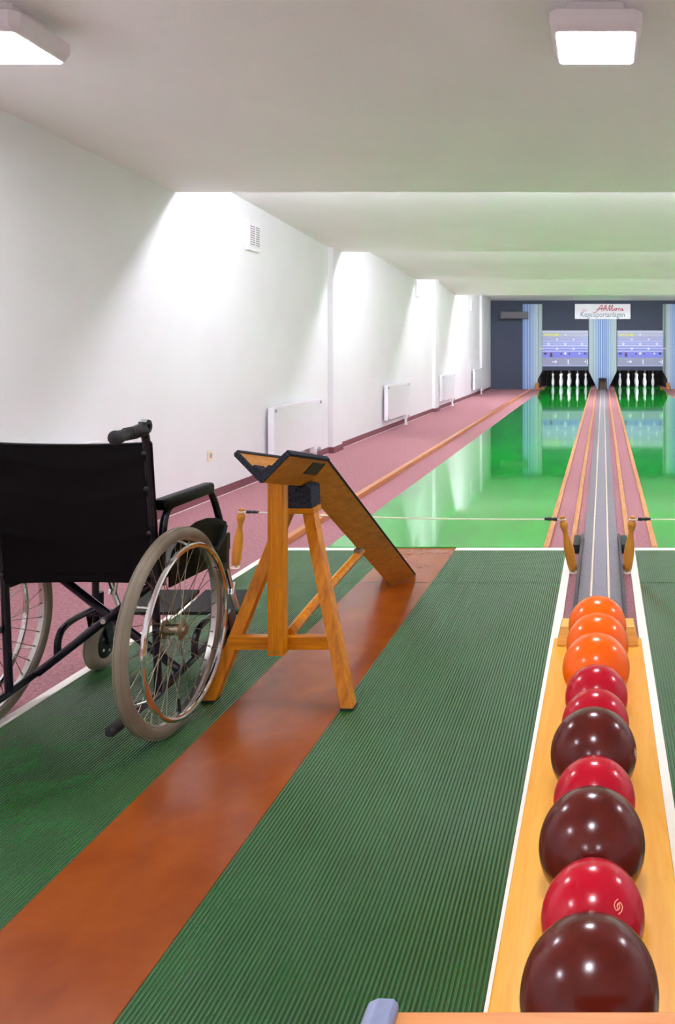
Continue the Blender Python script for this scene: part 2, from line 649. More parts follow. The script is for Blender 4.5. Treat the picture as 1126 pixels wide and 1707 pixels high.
ceiling_lamp(2.34, 3.35, 'square white ceiling lamp over the right lane, outside the photo')
ceiling_lamp(-.028, .3, 'square white ceiling lamp behind the camera, above the table')
ceiling_lamp(-2.40, .3, 'square white ceiling lamp behind the camera, near the left wall')
ceiling_lamp(-1.25, -3.4, 'added square fill lamp on the ceiling behind the camera, left one', fill_lamp_mat)  # unseen pair of lamps added to brighten the near ceiling
ceiling_lamp(1.25, -3.4, 'added square fill lamp on the ceiling behind the camera, right one', fill_lamp_mat)

# ------------------------------------------------------------------ lanes, approach mats, strips
FOUL = 5.17
def lane(x0, x1, label):
    q = MB(); q.box((x0, FOUL + .02, 0.0), (x1, 26.1, .012), .002)
    tag(q.build('bowling_lane', M['lane']), label, 'bowling lane', 'ninepin lanes')
L0, L1 = -1.703, -.369
lane(L0, L1, 'glossy green ninepin lane between the wooden bumper and the ball return track')
lane(mir(L1), mir(L0), 'glossy green ninepin lane on the right of the ball return track')

def ribbed_mat(x0, x1, y0, y1, label):
    q = MB()
    pitch = .0105
    n = int((x1 - x0) / pitch)
    p = (x1 - x0) / n
    pl = [(x0, y0, 0.001)]
    for i in range(n):
        a = x0 + i * p
        pl += [(a + .02 * p, y0, .0042), (a + .20 * p, y0, .0062), (a + .42 * p, y0, .0068), (a + .62 * p, y0, .0062), (a + .80 * p, y0, .0042), (a + .81 * p, y0, .0034)]
    pl += [(x1, y0, .0042), (x1, y0, .001)]
    tm = bmesh.new()
    ys = [y0, 4.432, 4.438, y1]
    R = [[tm.verts.new((u[0], yy, u[2])) for u in pl] for yy in ys]
    for A, B_ in zip(R, R[1:]):
        for k_ in range(len(pl) - 1):
            tm.faces.new((A[k_], A[k_ + 1], B_[k_ + 1], B_[k_]))
    for rr in (R[0], R[-1]):
        tm.faces.new(rr)
    bmesh.ops.recalc_face_normals(tm, faces=tm.faces)
    q._merge(tm)
    o = q.build('ribbed_mat', M['rib'], angle=70)
    return tag(o, label, 'floor mat', 'ribbed rubber mats')
MATY0 = -1.2
ribbed_mat(-1.978, -1.2925, MATY0, FOUL - .04, 'dark green ribbed rubber mat under the wheelchair')
ribbed_mat(-.9065, -.225, MATY0, FOUL - .04, 'dark green ribbed rubber mat between brown runner and ball rack')
ribbed_mat(.194, .8755, MATY0, FOUL - .04, 'dark green ribbed rubber mat to the right of the ball rack')
ribbed_mat(1.2615, 1.947, MATY0, FOUL - .04, 'dark green ribbed rubber mat near the right wall, outside the photo')
for x0, x1, lb in ((-1.2925, -.9065, 'smooth red brown runner under the wooden ball ramp'), (.8755, 1.2615, 'smooth red brown runner of the right lane, outside the photo')):
    q = MB(); q.box((x0, MATY0, 0.0), (x1, FOUL + .02, .006), .001)
    t = tag(q.build('runner', M['lino'], origin=(x0, MATY0, 0)), lb, 'floor runner', 'red brown runners')
    q = MB(); q.box((x0, 4.432, .0035), (x1, 4.438, .0063)); q.build('joint', M['joint'], t)
q = MB()
for x0, x1 in ((-1.978, -1.2925), (-.9065, -.225), (.194, .8755), (1.2615, 1.947)):
    q.box((x0, 4.432, .001), (x1, 4.438, .0058))
struct(q, 'trim_2', M['joint'], 'dark joint across the ribbed mats')
q = MB()
for s in (0, 1):
    f = (lambda x: x) if s == 0 else mir
    for x0, x1, y0, y1 in ((-2.017, -1.978, MATY0, FOUL + .02), (-.225, -.185, MATY0, FOUL + .02),
                           (-1.978, -1.2925, FOUL - .04, FOUL + .02), (-.9065, -.225, FOUL - .04, FOUL + .02)):
        a, c = sorted((f(x0), f(x1)))
        q.box((a, y0, 0), (c, y1, .007), .001)
struct(q, 'trim_3', M['white_strip'], 'white strips framing the approach mats')

# wooden edging along lanes and gutters
q = MB()
for f in ((lambda x: x), mir):
    for x0, x1, z in ((-.369, -.333, .018), (-.208, -.173, .02)):
        a, c = sorted((f(x0), f(x1)))
        q.box((a, FOUL + .02, 0), (c, 23.6, z), .003)
struct(q, 'trim_4', M['edge_wood'], 'pale wooden battens beside the ball return track')
def bumper(f, label):
    q = MB(); a, c = sorted((f(-2.04), f(-1.985)))
    q.box((a, FOUL + .02, 0), (c, 23.3, .042), .006)
    tag(q.build('lane_bumper', M['bumper_wood']), label, 'lane bumper', 'lane bumpers')
bumper(lambda x: x, 'long brown wooden bumper bar between carpet aisle and green lane')
bumper(mir, 'long brown wooden bumper bar beyond the right lane, outside the photo')

# ------------------------------------------------------------------ ball return track
CX = MX / 2
t = thing('ball_return_track', (CX, 3.95, 0), 'grey ball return track with two pale lines between the lanes', 'ball return')
q = MB()
Y0, Y1 = 2.475, 23.75
pl = [(-.108, 0), (-.108, .012), (-.098, .014), (-.052, .010), (-.046, .010), (.046, .010), (.052, .010), (.098, .014), (.108, .012), (.108, 0)]
q.prism([(CX + x, Y0, z + .001) for x, z in pl], (0, Y1 - Y0, 0))
q.build('channel', M['track'], t)
q = MB(); q.box((CX - .036, Y0, .010), (CX + .036, Y1, .0135), .001); q.build('centre_strip', M['track_mid'], t)
for s in (-1, 1):
    q = MB(); q.tube([(CX + s * .045, Y0, .013), (CX + s * .045, Y1, .013)], .006, 8); q.build('rail_line', M['cream'], t)
    q = MB(); q.box((CX + s * .117 - .008, 2.5, .002), (CX + s * .117 + .008, 5.42, .045), .003); q.build('side_guide', M['track_dark'], t)
    q = MB()
    x0, x1 = sorted((CX + s * .127, CX + s * .166))
    q.box((x0, 5.07, .001), (x1, 5.33, .055), .004)
    q.build('sensor_box', M['black_plastic'], t)
# hood where the track enters the wall
hd = thing('track_hood', (CX, 23.6, 0), 'small dark hood at the far end of the ball return track', 'track hood')
q = MB()
for s in (-1, 1):
    q.prism([(CX + s * .13, 23.5, 0.0), (CX + s * .105, 23.5, .30), (CX + s * .085, 23.5, .30), (CX + s * .11, 23.5, 0.0)], (0, .34, 0))
q.box((CX - .105, 23.5, .30), (CX + .105, 23.84, .325))
q.build('shell', plain('dark_grey_hood', rgb(52, 50, 56), 0.5), hd)
q = MB(); q.box((CX - .085, 23.72, .02), (CX + .085, 23.84, .30)); q.build('flap', wood('dim_brown_flap', rgb(70, 54, 34), rgb(120, 96, 58), 'Z'), hd)

# ------------------------------------------------------------------ ball rack with ten balls
SL = -.0226                                     # the board drops slightly away from the camera
def bz(y): return .4367 + SL * (y - .96)
t = thing('ball_rack', (CX, 1.4, 0), 'honey coloured wooden ball rack holding ten balls beside the ribbed mat', 'ball rack')
q = MB(); HWB = .128
q.prism([(CX - HWB, .72, bz(.72) - .02), (CX - HWB, .72, bz(.72)), (CX - HWB, 2.46, bz(2.46)), (CX - HWB, 2.46, bz(2.46) - .02)], (2 * HWB, 0, 0), .004)
q.build('board', M['rack'], t)
q = MB()
for x in (CX - HWB + .012, CX + HWB - .03):
    q.prism([(x, .74, 0.005), (x, .74, bz(.74) - .021), (x, 2.4, bz(2.4) - .021), (x, 2.4, 0.005)], (.018, 0, 0))
q.box((CX - HWB + .03, .74, .005), (CX + HWB - .03, .758, bz(.74) - .022))
q.build('side_panels', M['rack_side'], t)
q = MB()
zb = bz(2.40)
y0 = 2.386
q.prism([(CX - .117, y0, zb), (CX + .117, y0, zb), (CX + .105, y0 + .012, zb + .052), (CX - .105, y0 + .012, zb + .052)], (0, .075, 0), .003)
q.build('stop_block', M['stop'], t)

balls = [('maroon', .080), ('crimson', .069), ('maroon', .080), ('crimson', .069), ('maroon', .080), ('crimson', .069), ('crimson', .069), ('orange', .080), ('orange', .080), ('orange', .080)]
labels = ['large scuffed maroon ball, front one of the row, behind the table edge',
          'small crimson ball with a pale spiral mark, second in the rack row',
          'large maroon ball third in the rack row, behind the marked crimson ball',
          'small crimson ball between the two maroon balls farther up the rack',
          'maroon ball farthest up the rack, just in front of two crimson balls',
          'small crimson ball touching the back of the farthest maroon ball',
          'small crimson ball touching the front orange ball',
          'bright orange ball in front of the other two orange balls',
          'bright orange ball between two other orange balls',
          'bright orange ball at the wooden stop block, last of the row']
pos = []
y = .961
for i, (mm, r) in enumerate(balls):
    if i:
        y += 2 * math.sqrt(r * balls[i - 1][1]) + .0004
    pos.append((CX + [0, .002, -.001, .001, -.002, 0, .001, -.001, .001, 0][i], y, bz(y) + r))
ball_objs = []
for (mm, r), p, lb in zip(balls, pos, labels):
    q = MB(); q.sphere(p, r)
    o = q.build('bowling_ball', M[mm], origin=p, angle=180)
    o.rotation_euler = (random.random() * .5, random.random() * .5, random.random() * 6)
    tag(o, lb, 'ball', 'ninepin balls in the rack')
    ball_objs.append(o)

def ball_mark(i, n, size, mat):
    """pale engraved double spiral on the surface of ball i, around direction n"""
    c = Vector(pos[i]); r = balls[i][1]
    n = Vector(n).normalized()
    u = Vector((0, 0, 1)).cross(n).normalized(); v = n.cross(u)
    st = [[(75, 160), (0, 150), (-70, 120), (-115, 60), (-115, 0), (-95, -70), (-10, -60), (30, -40), (38, 0), (38, 55)],
          [(-75, -160), (0, -150), (70, -120), (120, -55), (120, 0), (95, 75), (20, 62), (-25, 45), (-35, 0), (-35, -55)]]
    q = MB()
    for s_ in st:
        pts = []
        for a, bb in s_:
            d = (n * r + u * (a * size) + v * (bb * size)).normalized() * (r + .0001)
            pts.append(c + d)
        q.tube(pts, .0007, 6, smooth=2)
    o = q.build('spiral_mark', mat, None, origin=c)
    R = ball_objs[i].rotation_euler.to_matrix().inverted()
    o.data.transform(R.to_4x4())
    o.location = (0, 0, 0)
    o.parent = ball_objs[i]
pale = plain('pale_engraving', rgb(250, 170, 140), 0.5)
ball_mark(1, (.47, -.60, .62), .0000487 * .95, pale)
ball_mark(4, (.975, -.25, .12), .0000487, plain('dull_engraving', rgb(190, 160, 120), 0.5))

# ------------------------------------------------------------------ table edge in the foreground
t = thing('table', (.25, .35, 0), 'beech topped table at the lower right edge with a blue grey rim', 'table')
q = MB(); q.box((-.1625, -.25, .725), (.75, .643, .75), .002); q.build('table_top', M['table'], t)
q = MB()
cs = [(-.1825, .722), (-.1825, .750), (-.1790, .7575), (-.172, .7605), (-.160, .760), (-.1565, .7560), (-.1560, .7505), (-.1625, .7505), (-.1625, .722)]
q.prism([(x, -.25, z) for x, z in cs], (0, .893, 0), .0012)
q.build('edge_rim', M['bluegrey'], t)
for x in (-.12, .7):
    for yy in (-.2, .56):
        q = MB(); q.box((x - .02, yy - .02, .0072 if x > .2 else 0.0), (x + .02, yy + .02, .724), .003); q.build('leg', M['grey_plastic'], t)

# ------------------------------------------------------------------ radiators, vents, socket on the left wall
rad_names = ['white panel radiator on the left wall, mostly hidden behind the wheelchair',
             'white panel radiator just behind the wooden ball ramp',
             'white panel radiator between the two nearest wall pillars',
             'white panel radiator beyond the second wall pillar',
             'white panel radiator farthest away, near the dark far wall']
for y0, lb in zip((3.88, 7.92, 12.12, 16.22, 20.35), rad_names):
    y1 = y0 + 1.34
    t = thing('radiator', (XL, (y0 + y1) / 2, .16), lb, 'radiator', 'panel radiators on the left wall')
    q = MB(); q.box((XL + .035, y0, .165), (XL + .095, y1, .655), .008); q.build('panel', M['radiator'], t)
    q = MB()
    q.box((XL + .03, y0 + .01, .655), (XL + .09, y1 - .01, .668), .003)
    for k_ in range(26):
        yy = y0 + .05 + k_ * (1.34 - .1) / 25
        q.box((XL + .04, yy - .012, .667), (XL + .08, yy + .012, .6695))
    q.build('top_grille', M['white_plastic'], t)
    for yy, zz in ((y0 + .035, .635), (y0 + .035, .19), (y1 - .035, .635)):
        q = MB(); q.cyl((XL + .093, yy, zz), (XL + .103, yy, zz), .018, 12); q.build('plug', M['grey_plastic'], t)
    q = MB()
    q.box((XL + .05, y1 - .23, .10), (XL + .10, y1 - .1, .165), .004)
    for yy in (y1 - .2, y1 - .13):
        q.cyl((XL + .075, yy, .0), (XL + .075, yy, .12), .012, 10)
        q.cyl((XL + .075, yy, .0), (XL + .075, yy, .012), .028, 12)
    q.build('pipes', M['white_plastic'], t)
    q = MB(); q.cyl((XL + .10, y1 - .14, .13), (XL + .125, y1 - .14, .13), .025, 12); q.build('valve', M['grey_plastic'], t)
    for yy in (y0 + .2, y1 - .25):
        for zz in (.25, .55):
            q = MB(); q.box((XL + .001, yy - .015, zz - .03), (XL + .036, yy + .015, zz + .03)); q.build('bracket', M['grey_plastic'], t)

for (yc, zc), lb in zip(((7.62, 2.245), (14.4, 2.22), (20.3, 2.21)),
                        ('white slatted wall vent high on the wall, nearest of three', 'white slatted wall vent beyond the first wall pillar', 'white slatted wall vent farthest away, before the last pillar')):
    t = thing('wall_vent', (XL, yc, zc - .13), lb, 'wall vent', 'slatted vents on the left wall')
    q = MB(); q.box((XL, yc - .135, zc - .135), (XL + .04, yc + .135, zc + .135), .008); q.build('housing', M['white_plastic'], t)
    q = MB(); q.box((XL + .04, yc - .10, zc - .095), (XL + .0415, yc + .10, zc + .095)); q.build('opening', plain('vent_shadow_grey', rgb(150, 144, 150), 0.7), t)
    q = MB()
    for k_ in range(10):
        zz = zc - .09 + k_ * .02
        q.box((XL + .041, yc - .10, zz - .0045), (XL + .047, yc + .10, zz + .0045))
    q.box((XL + .041, yc - .004, zc - .095), (XL + .048, yc + .004, zc + .095))
    q.build('slats', M['white_plastic'], t)

t = thing('wall_socket', (XL, 6.82, .32), 'cream wall socket near the ball ramp, above the skirting', 'socket')
q = MB(); q.box((XL, 6.78, .32), (XL + .012, 6.862, .402), .004); q.build('plate', M['cream'], t)
q = MB(); q.cyl((XL + .012, 6.821, .361), (XL + .0135, 6.821, .361), .022, 20); q.build('recess', M['grey_plastic'], t)

# ------------------------------------------------------------------ far end: striped panels, machine fronts, sign, pins
stripe_mats = [plain('stripe_blue', rgb(122, 152, 206), 0.6, var=.02), plain('stripe_pale_blue', rgb(140, 172, 204), 0.6, var=.02),
               plain('stripe_grey_green', rgb(158, 182, 180), 0.6, var=.02), plain('stripe_white', rgb(214, 230, 244), 0.6, var=.02)]
def striped_panel(cols, zlo, ztop, y0, y1, name, label):
    """cols: list of (x0, x1, material index); zlo(x): lower outline"""
    q = MB()
    for a, c, mi in cols:
        q.prism([(a, y0, zlo(a)), (c, y0, zlo(c)), (c, y0, ztop), (a, y0, ztop)], (0, y1 - y0, 0), 0, mi)
    bmesh.ops.remove_doubles(q.bm, verts=q.bm.verts, dist=1e-5)
    return tag(q.build(name, stripe_mats), label, 'wall panel', 'striped panels on the far wall')
def cols_from(lines, x_start, x_end, sgn, lw=.012):
    """lines: distances of white lines from x_start going in direction sgn"""
    out = []
    cur = 0.0
    tot = abs(x_end - x_start)
    for l in lines + [tot + lw]:
        e = min(l - lw / 2, tot)
        if e > cur:
            fr = (cur + e) / 2 / tot
            mi = 0 if fr < .38 else (1 if fr < .68 else 2)
            out.append((x_start + sgn * cur, x_start + sgn * e, mi))
        if l + lw / 2 < tot:
            out.append((x_start + sgn * (l - lw / 2), x_start + sgn * (l + lw / 2), 3))
        cur = l + lw / 2
    return [tuple(sorted(o[:2])) + (o[2],) for o in out]
ZT = fz(507)
P7 = FZ / 1400 / 7.04
ln = [40 * P7, 72 * P7, 100 * P7, 124 * P7, 142 * P7, 156 * P7, 168 * P7, 180 * P7, 192 * P7, 204 * P7]
xl0, xl1 = fx(872), fx(904.6)
def zlo_left(x):
    xa, xb_ = fx(897), fx(905)
    if x < fx(892): return .0
    if x <= xa: return fz(641)
    return fz(632) + (fz(618) - fz(632)) * (x - xa) / (xb_ - xa)
striped_panel(cols_from(ln, xl0, xl1, 1), zlo_left, ZT, FZ - .045, FZ - .002, 'striped_panel', 'blue striped panel at left of the left pin opening, behind the lamp housing')
def zlo_right(x): return zlo_left(mir(x))
xr0 = mir(xl0); xr1 = mir(xl1)
striped_panel(cols_from(ln, xr0, xr1, -1), zlo_right, ZT, FZ - .045, FZ - .002, 'striped_panel', 'blue striped panel at the right photo edge, beside the right pin opening')
cm0, cm1 = fx(982.2), fx(1028.6)
cc = (cm0 + cm1) / 2
P6 = FZ / 1400 / 6.4
lm = [12 * P6, 34 * P6, 54 * P6, 72 * P6, 88 * P6, 102 * P6, 114 * P6, 126 * P6, 137 * P6]
cm = cols_from(lm, cc, cm1, 1) + cols_from(lm, cc, cm0, -1)
def zlo_mid(x):
    d = abs(x - cc) / (cm1 - cc)
    zt, zb_ = fz(619), fz(645)
    if d < .46: return 0.0
    return zb_ + (zt - zb_) * (d - .46) / .54
# split columns where the outline bends
def split(cols, xs):
    out = []
    for a, c, mi in cols:
        cuts = [a] + sorted(x for x in xs if a + 1e-4 < x < c - 1e-4) + [c]
        out += [(p, q_, mi) for p, q_ in zip(cuts, cuts[1:])]
    return out
cm = split(cm, [cc - .46 * (cm1 - cc), cc + .46 * (cm1 - cc)])
striped_panel(cm, zlo_mid, ZT, FZ - .045, FZ - .002, 'striped_panel', 'blue striped panel between the two pin openings, below the sign')

# white sign
t = thing('sign', (fx(1005.3), FZ - .06, fz(532)), 'white sign with red script lettering above the middle striped panel', 'sign')
q = MB(); q.box((fx(959), FZ - .075, fz(532)), (fx(1051.6), FZ - .046, fz(506.8)), .004); q.build('board', M['sign'], t)
text_obj('grey_lettering', 'Kegelsportanlagen', .2, (fx(1005.4), FZ - .077, fz(528.4)), M['grey_print'], t, sx=.86, bold=.003)
text_obj('small_red_lettering', 'asL', .09, (fx(975), FZ - .077, fz(519)), M['red_print'], t, sx=1.0)
U = FZ / 1400 / 11.04                          # script strokes traced letter by letter
def sp(px, py): return (fx(955 + px / 11.04), FZ - .078, fz(500 + py / 11.04))
strokes = [[(385, 238), (430, 232), (470, 190), (520, 110), (552, 92), (540, 150), (538, 205)], [(440, 180), (500, 165), (585, 160)],
           [(570, 205), (590, 130), (618, 92), (625, 105), (590, 190), (600, 165), (628, 150), (628, 195), (645, 198)],
           [(645, 198), (670, 140), (685, 92), (700, 100), (672, 190), (690, 200)], [(690, 200), (715, 140), (732, 92), (745, 105), (718, 185), (735, 202), (762, 185), (755, 160)],
           [(800, 155), (778, 165), (775, 190), (795, 200), (815, 180), (800, 155), (830, 165)], [(840, 160), (848, 170), (836, 205), (850, 165), (880, 158)],
           [(885, 205), (895, 160), (890, 195), (915, 158), (922, 170), (915, 200), (945, 190)]]
q = MB()
for st in strokes:
    q.tube([sp(*p) for p in st], .0095, 6, smooth=2)
q.build('red_script_lettering', M['red_print'], t)

# machine fronts
pm = [plain('panel_pale', rgb(196, 202, 224), 0.4, var=.02), plain('panel_blue', rgb(132, 144, 226), 0.4, var=.02), plain('panel_lilac', rgb(172, 178, 222), 0.4, var=.02),
      plain('panel_white_line', rgb(232, 236, 252), 0.4, var=.02), plain('panel_grey', rgb(152, 156, 184), 0.4, var=.02), plain('panel_deep_blue', rgb(124, 132, 232), 0.4, var=.02), plain('panel_grey_line', rgb(150, 156, 190), 0.4, var=.02)]
bands = [(75, 128, 0), (128, 136, 6), (136, 160, 0), (160, 167, 6), (167, 195, 0), (195, 203, 6), (203, 228, 2), (228, 237, 6), (237, 258, 2), (258, 266, 6), (266, 280, 2), (280, 288, 1), (288, 298, 3), (298, 308, 1), (308, 330, 2),
         (330, 350, 1), (350, 362, 3), (362, 386, 1), (386, 404, 3), (404, 438, 1), (438, 450, 3), (450, 498, 1), (498, 514, 3), (514, 640, 5), (640, 650, 6), (650, 795, 4), (795, 822, 2)]
dark_win = plain('panel_dark_window', rgb(20, 20, 60), 0.3)
red_win = plain('panel_red_window', rgb(110, 16, 40), 0.3)
lampw = plain('panel_lamp_white', rgb(236, 238, 250), 0.3, var=.02)
def machine_front(x0, label):
    w_ = fx(981.2) - fx(904.8)
    def X(p): return x0 + (p - 68) / (1012 - 68) * w_
    def Z(p): return fz(545 + p / 12.51)
    yF = FZ - .02
    t = thing('machine_front', (x0 + w_ / 2, yF, Z(822)), label, 'machine panel', 'machine fronts above the pins')
    q = MB()
    for a, c, mi in bands:
        q.prism([(x0, yF, Z(c)), (x0 + w_, yF, Z(c)), (x0 + w_, yF, Z(a)), (x0, yF, Z(a))], (0, .02, 0), 0, mi)
    q.build('face', pm, t)
    k_ = FZ / 1400 / 12.51
    for px, py, r in ((540, 160, 20), (370, 260, 20), (712, 260, 20), (195, 355, 26), (540, 355, 26), (885, 355, 26), (370, 455, 26), (712, 455, 26), (540, 553, 28), (832, 555, 20)):
        q = MB(); q.cyl((X(px), yF, Z(py)), (X(px), yF - .012, Z(py)), r * k_, 16); q.build('lamp', lampw, t)
    for px, py, w2, h2, mm in ((130, 555, 27, 20, dark_win), (248, 597, 25, 27, dark_win), (248, 553, 25, 19, red_win), (455, 560, 11, 23, dark_win), (625, 560, 11, 23, dark_win), (950, 555, 25, 20, dark_win)):
        q = MB(); q.box((X(px) - w2 * k_, yF - .006, Z(py) - h2 * k_), (X(px) + w2 * k_, yF, Z(py) + h2 * k_)); q.build('window', mm, t)
    q = MB()
    for px, py, r in ((285, 725, 15), (340, 725, 28), (955, 725, 17)):
        q.cyl((X(px), yF, Z(py)), (X(px), yF - .006, Z(py)), r * k_, 16)
    for px, w2 in ((600, 12), (994, 12)):
        q.box((X(px) - w2 * k_, yF - .006, Z(780)), (X(px) + w2 * k_, yF, Z(680)))
    q.build('white_marks', lampw, t)
    text_obj('yellow_lettering', 'VOLLMER', .105, (X(286), yF - .002, Z(192)), M['yellow_print'], t, sx=.80, bold=.004)
    q = MB()
    lx, lz = X(128), Z(168)
    q.ring((lx, yF - .003, lz), (0, 1, 0), 22 * k_, [(-.002, -.007), (.002, -.007), (.002, .007), (-.002, .007)], 24)
    q.box((lx - 16 * k_, yF - .005, lz - .005), (lx + 16 * k_, yF - .001, lz + .005))
    q.build('yellow_emblem', M['yellow_print'], t)
machine_front(fx(904.8), 'lilac and blue machine panel with white lamps above the left pins')
machine_front(fx(1029.6), 'lilac and blue machine panel with white lamps above the right pins')

def arrow_stub(px, label):
    q = MB(); q.box((fx(px) - .05, FZ - .065, fz(581.8)), (fx(px) + .05, FZ - .046, fz(579.8)), .004)
    tag(q.build('indicator_tab', M['cream']), label, 'indicator tab', 'small cream tabs on the striped panels')
arrow_stub(904.2, 'small cream tab at the left edge of the left machine panel')
arrow_stub(1108.0, 'small cream tab at the right edge of the right machine panel')

# ninepins hanging from cords
PP = [(0, .022), (.004, .029), (.03, .035), (.09, .047), (.14, .0505), (.19, .046), (.24, .033), (.275, .0255), (.295, .0245), (.315, .028), (.345, .0355), (.37, .0355), (.388, .027), (.397, .012), (.40, 0)]
def make_pin():
    q = MB(); q.lathe(PP, (0, 0, 0), (0, 0, 1), 20)
    o = q.build('ninepin', M['pin'], angle=60)
    q = MB(); q.cyl((0, 0, .399), (0, 0, .835), .003, 6)
    q.build('cord', M['cord'], o)
    return o
proto = None
names = {0: 'front ninepin, middle one of the five', -1: 'ninepin second from the left', 1: 'ninepin second from the right', -2: 'leftmost ninepin of the five', 2: 'rightmost ninepin of the five'}
for xc, sd in ((fx(948.6) * 24.7 / FZ, 'left'), (fx(1062.7) * 24.7 / FZ, 'right')):
    for row, colm in ((0, 0), (1, -1), (1, 1), (2, -2), (2, 0), (2, 2), (3, -1), (3, 1), (4, 0)):
        if proto is None:
            proto = make_pin(); o = proto
        else:
            o = copy_tree(proto)
        o.location = (xc + colm * .2475, 24.7 + row * .2475, .012)
        hid = (row, colm) in ((2, 0), (3, -1), (3, 1), (4, 0))
        if hid:
            tag(o, 'white ninepin standing hidden directly behind another in the %s lane' % sd, 'ninepin', 'ninepins hidden in the %s lane' % sd)
        else:
            tag(o, 'white %s standing at the end of the %s lane' % (names[colm], sd), 'ninepin', 'ninepins of the %s lane' % sd)

for (x0, x1), sd in ((OPEN_L, 'left'), (OPEN_R, 'right')):
    t = thing('pin_light', ((x0 + x1) / 2, FZ + .121, .74), 'fluorescent lamp hidden behind the %s machine panel, lighting the pins' % sd, 'pin light', 'lamps behind the machine panels')
    q = MB(); q.box((x0 + .1, FZ + .122, .70), (x1 - .1, FZ + .165, .80), .004); q.build('housing', M['white_plastic'], t)
    q = MB(); q.cyl((x0 + .12, FZ + .20, .75), (x1 - .12, FZ + .20, .75), .013, 10); q.build('tube', pin_tube, t)
    q = MB()
    for xe in (x0 + .12, x1 - .14):
        q.box((xe, FZ + .164, .735), (xe + .02, FZ + .215, .765))
    q.build('tube_holder', M['white_plastic'], t)

# little wooden corner posts where bumper and pit meet
for f, sd in (((lambda x: x), 'left'), (mir, 'right')):
    q = MB()
    a, c = sorted((f(fx(894)), f(fx(899.5))))
    q.box((a, FZ - .25, 0), (c, FZ - .06, .19), .006)
    p = [(f(fx(896)), FZ - .6, 0.013), (f(fx(899)), FZ - .6, .013), (f(fx(909)), FZ - .08, .013), (f(fx(897)), FZ - .06, .013)]
    q.prism(p, (0, 0, .03), .003)
    tag(q.build('corner_deflector', M['bumper_wood']), 'small brown wooden corner block beside the pins of the %s lane' % sd, 'corner block', 'wooden corner blocks')

# grey lamp housing hanging before the far wall
t = thing('lamp_housing', (-2.48, 23.3, 1.98), 'long dark grey lamp housing on the far wall, above the carpet aisle', 'lamp housing')
q = MB(); q.box((-2.80, 23.22, 1.985), (-2.08, 23.38, 2.185), .012); q.build('shade', M['lamp_grey'], t)
q = MB(); q.cyl((-2.78, 23.30, 1.985), (-2.78, 23.30, 2.185), .08, 20); q.build('end_cap', plain('lit_grey_cap', rgb(104, 104, 108), .4), t)  # light falling on the rounded left end is painted as lighter grey
q = MB()
for x in (-2.65, -2.40):
    q.box((x - .015, 23.37, 2.06), (x + .015, 23.9, 2.10))
q.build('bracket', M['lamp_grey'], t)

# ------------------------------------------------------------------ barrier pins and ropes
def skittle(base, top, h, label, disc=True):
    base = Vector(base); top = Vector(top)
    ax = (top - base).normalized()
    L = (top - base).length
    k_ = L / .332
    t = thing('barrier_post', base, label, 'barrier post', 'turned wooden barrier posts')
    prof = [(.022, .0), (.022, .0215), (.026, .0235), (.06, .0265), (.12, .0285), (.155, .027), (.19, .021), (.225, .0145), (.245, .0145), (.262, .020), (.275, .0232), (.290, .0225), (.302, .016), (.308, .0125), (.316, .0125), (.318, .0165), (.326, .0165), (.332, .009), (.332, 0)]
    q = MB(); q.lathe([(a * k_, r) for a, r in prof], base, ax, 28); q.build('body', M['post_wood'], t, angle=50)
    q = MB(); q.lathe([(-.004, 0), (-.004, .026), (.003, .026), (.005, .012), (.005, 0)], base + Vector((0, 0, .006)), (0, 0, 1), 24); q.build('base_disc', M['cream'], t)
    q = MB(); q.cyl(base + Vector((0, 0, .004)), base + ax * .03, .006, 10); q.build('stem', M['alu'], t)
    return base + ax * (.312 * k_)
def at(px, py, d): return Vector(((px - 1006) * d / 1400, d, HC - (py - 575) * d / 1400))
A = skittle((-2.072, 4.73, .0), at(403.5, 847, 4.73), .33, 'turned wooden post beside the wheelchair, holding the left rope end')
B = skittle((-.161, 4.63, .0), at(937.5, 860, 4.60), .33, 'turned wooden post left of the ball return, leaning outward')
C_ = skittle((.132, 4.63, .0), at(1055.5, 860, 4.62), .33, 'turned wooden post right of the ball return')
D = skittle((mir(-2.072), 4.73, .0), (mir(-2.037), 4.73, .338), .33, 'turned wooden post by the right wall, outside the photo')
def rope(p, q_, label):
    p = Vector(p); q_ = Vector(q_)
    d = (q_ - p).normalized()
    t = thing('barrier_rope', (p + q_) / 2, label, 'rope', 'white barrier ropes')
    b_ = MB()
    n = 16
    b_.tube([p.lerp(q_, i / n) + Vector((0, 0, -.014 * math.sin(PI * i / n))) for i in range(n + 1)], .0042, 8)
    for c in (p, q_):
        b_.ring(c, (0, 0, 1), .0155, [(.004 * math.cos(a), .004 * math.sin(a)) for a in [2 * PI * i / 8 for i in range(8)]], 20)
    b_.build('cord', M['rope'], t)
    for c, s in ((p, 1), (q_, -1)):
        b_ = MB()
        b_.tube([c + d * s * .03, c + d * s * .05, c + d * s * .055, c + d * s * .08, c + d * s * .085, c + d * s * .10], [.009, .010, .007, .010, .007, .008], 10)
        b_.build('clip', M['black_plastic'], t)
rope(A, B, 'white rope stretched between posts in front of the left green lane')
rope(C_, D, 'white rope running to the right across the right lane')

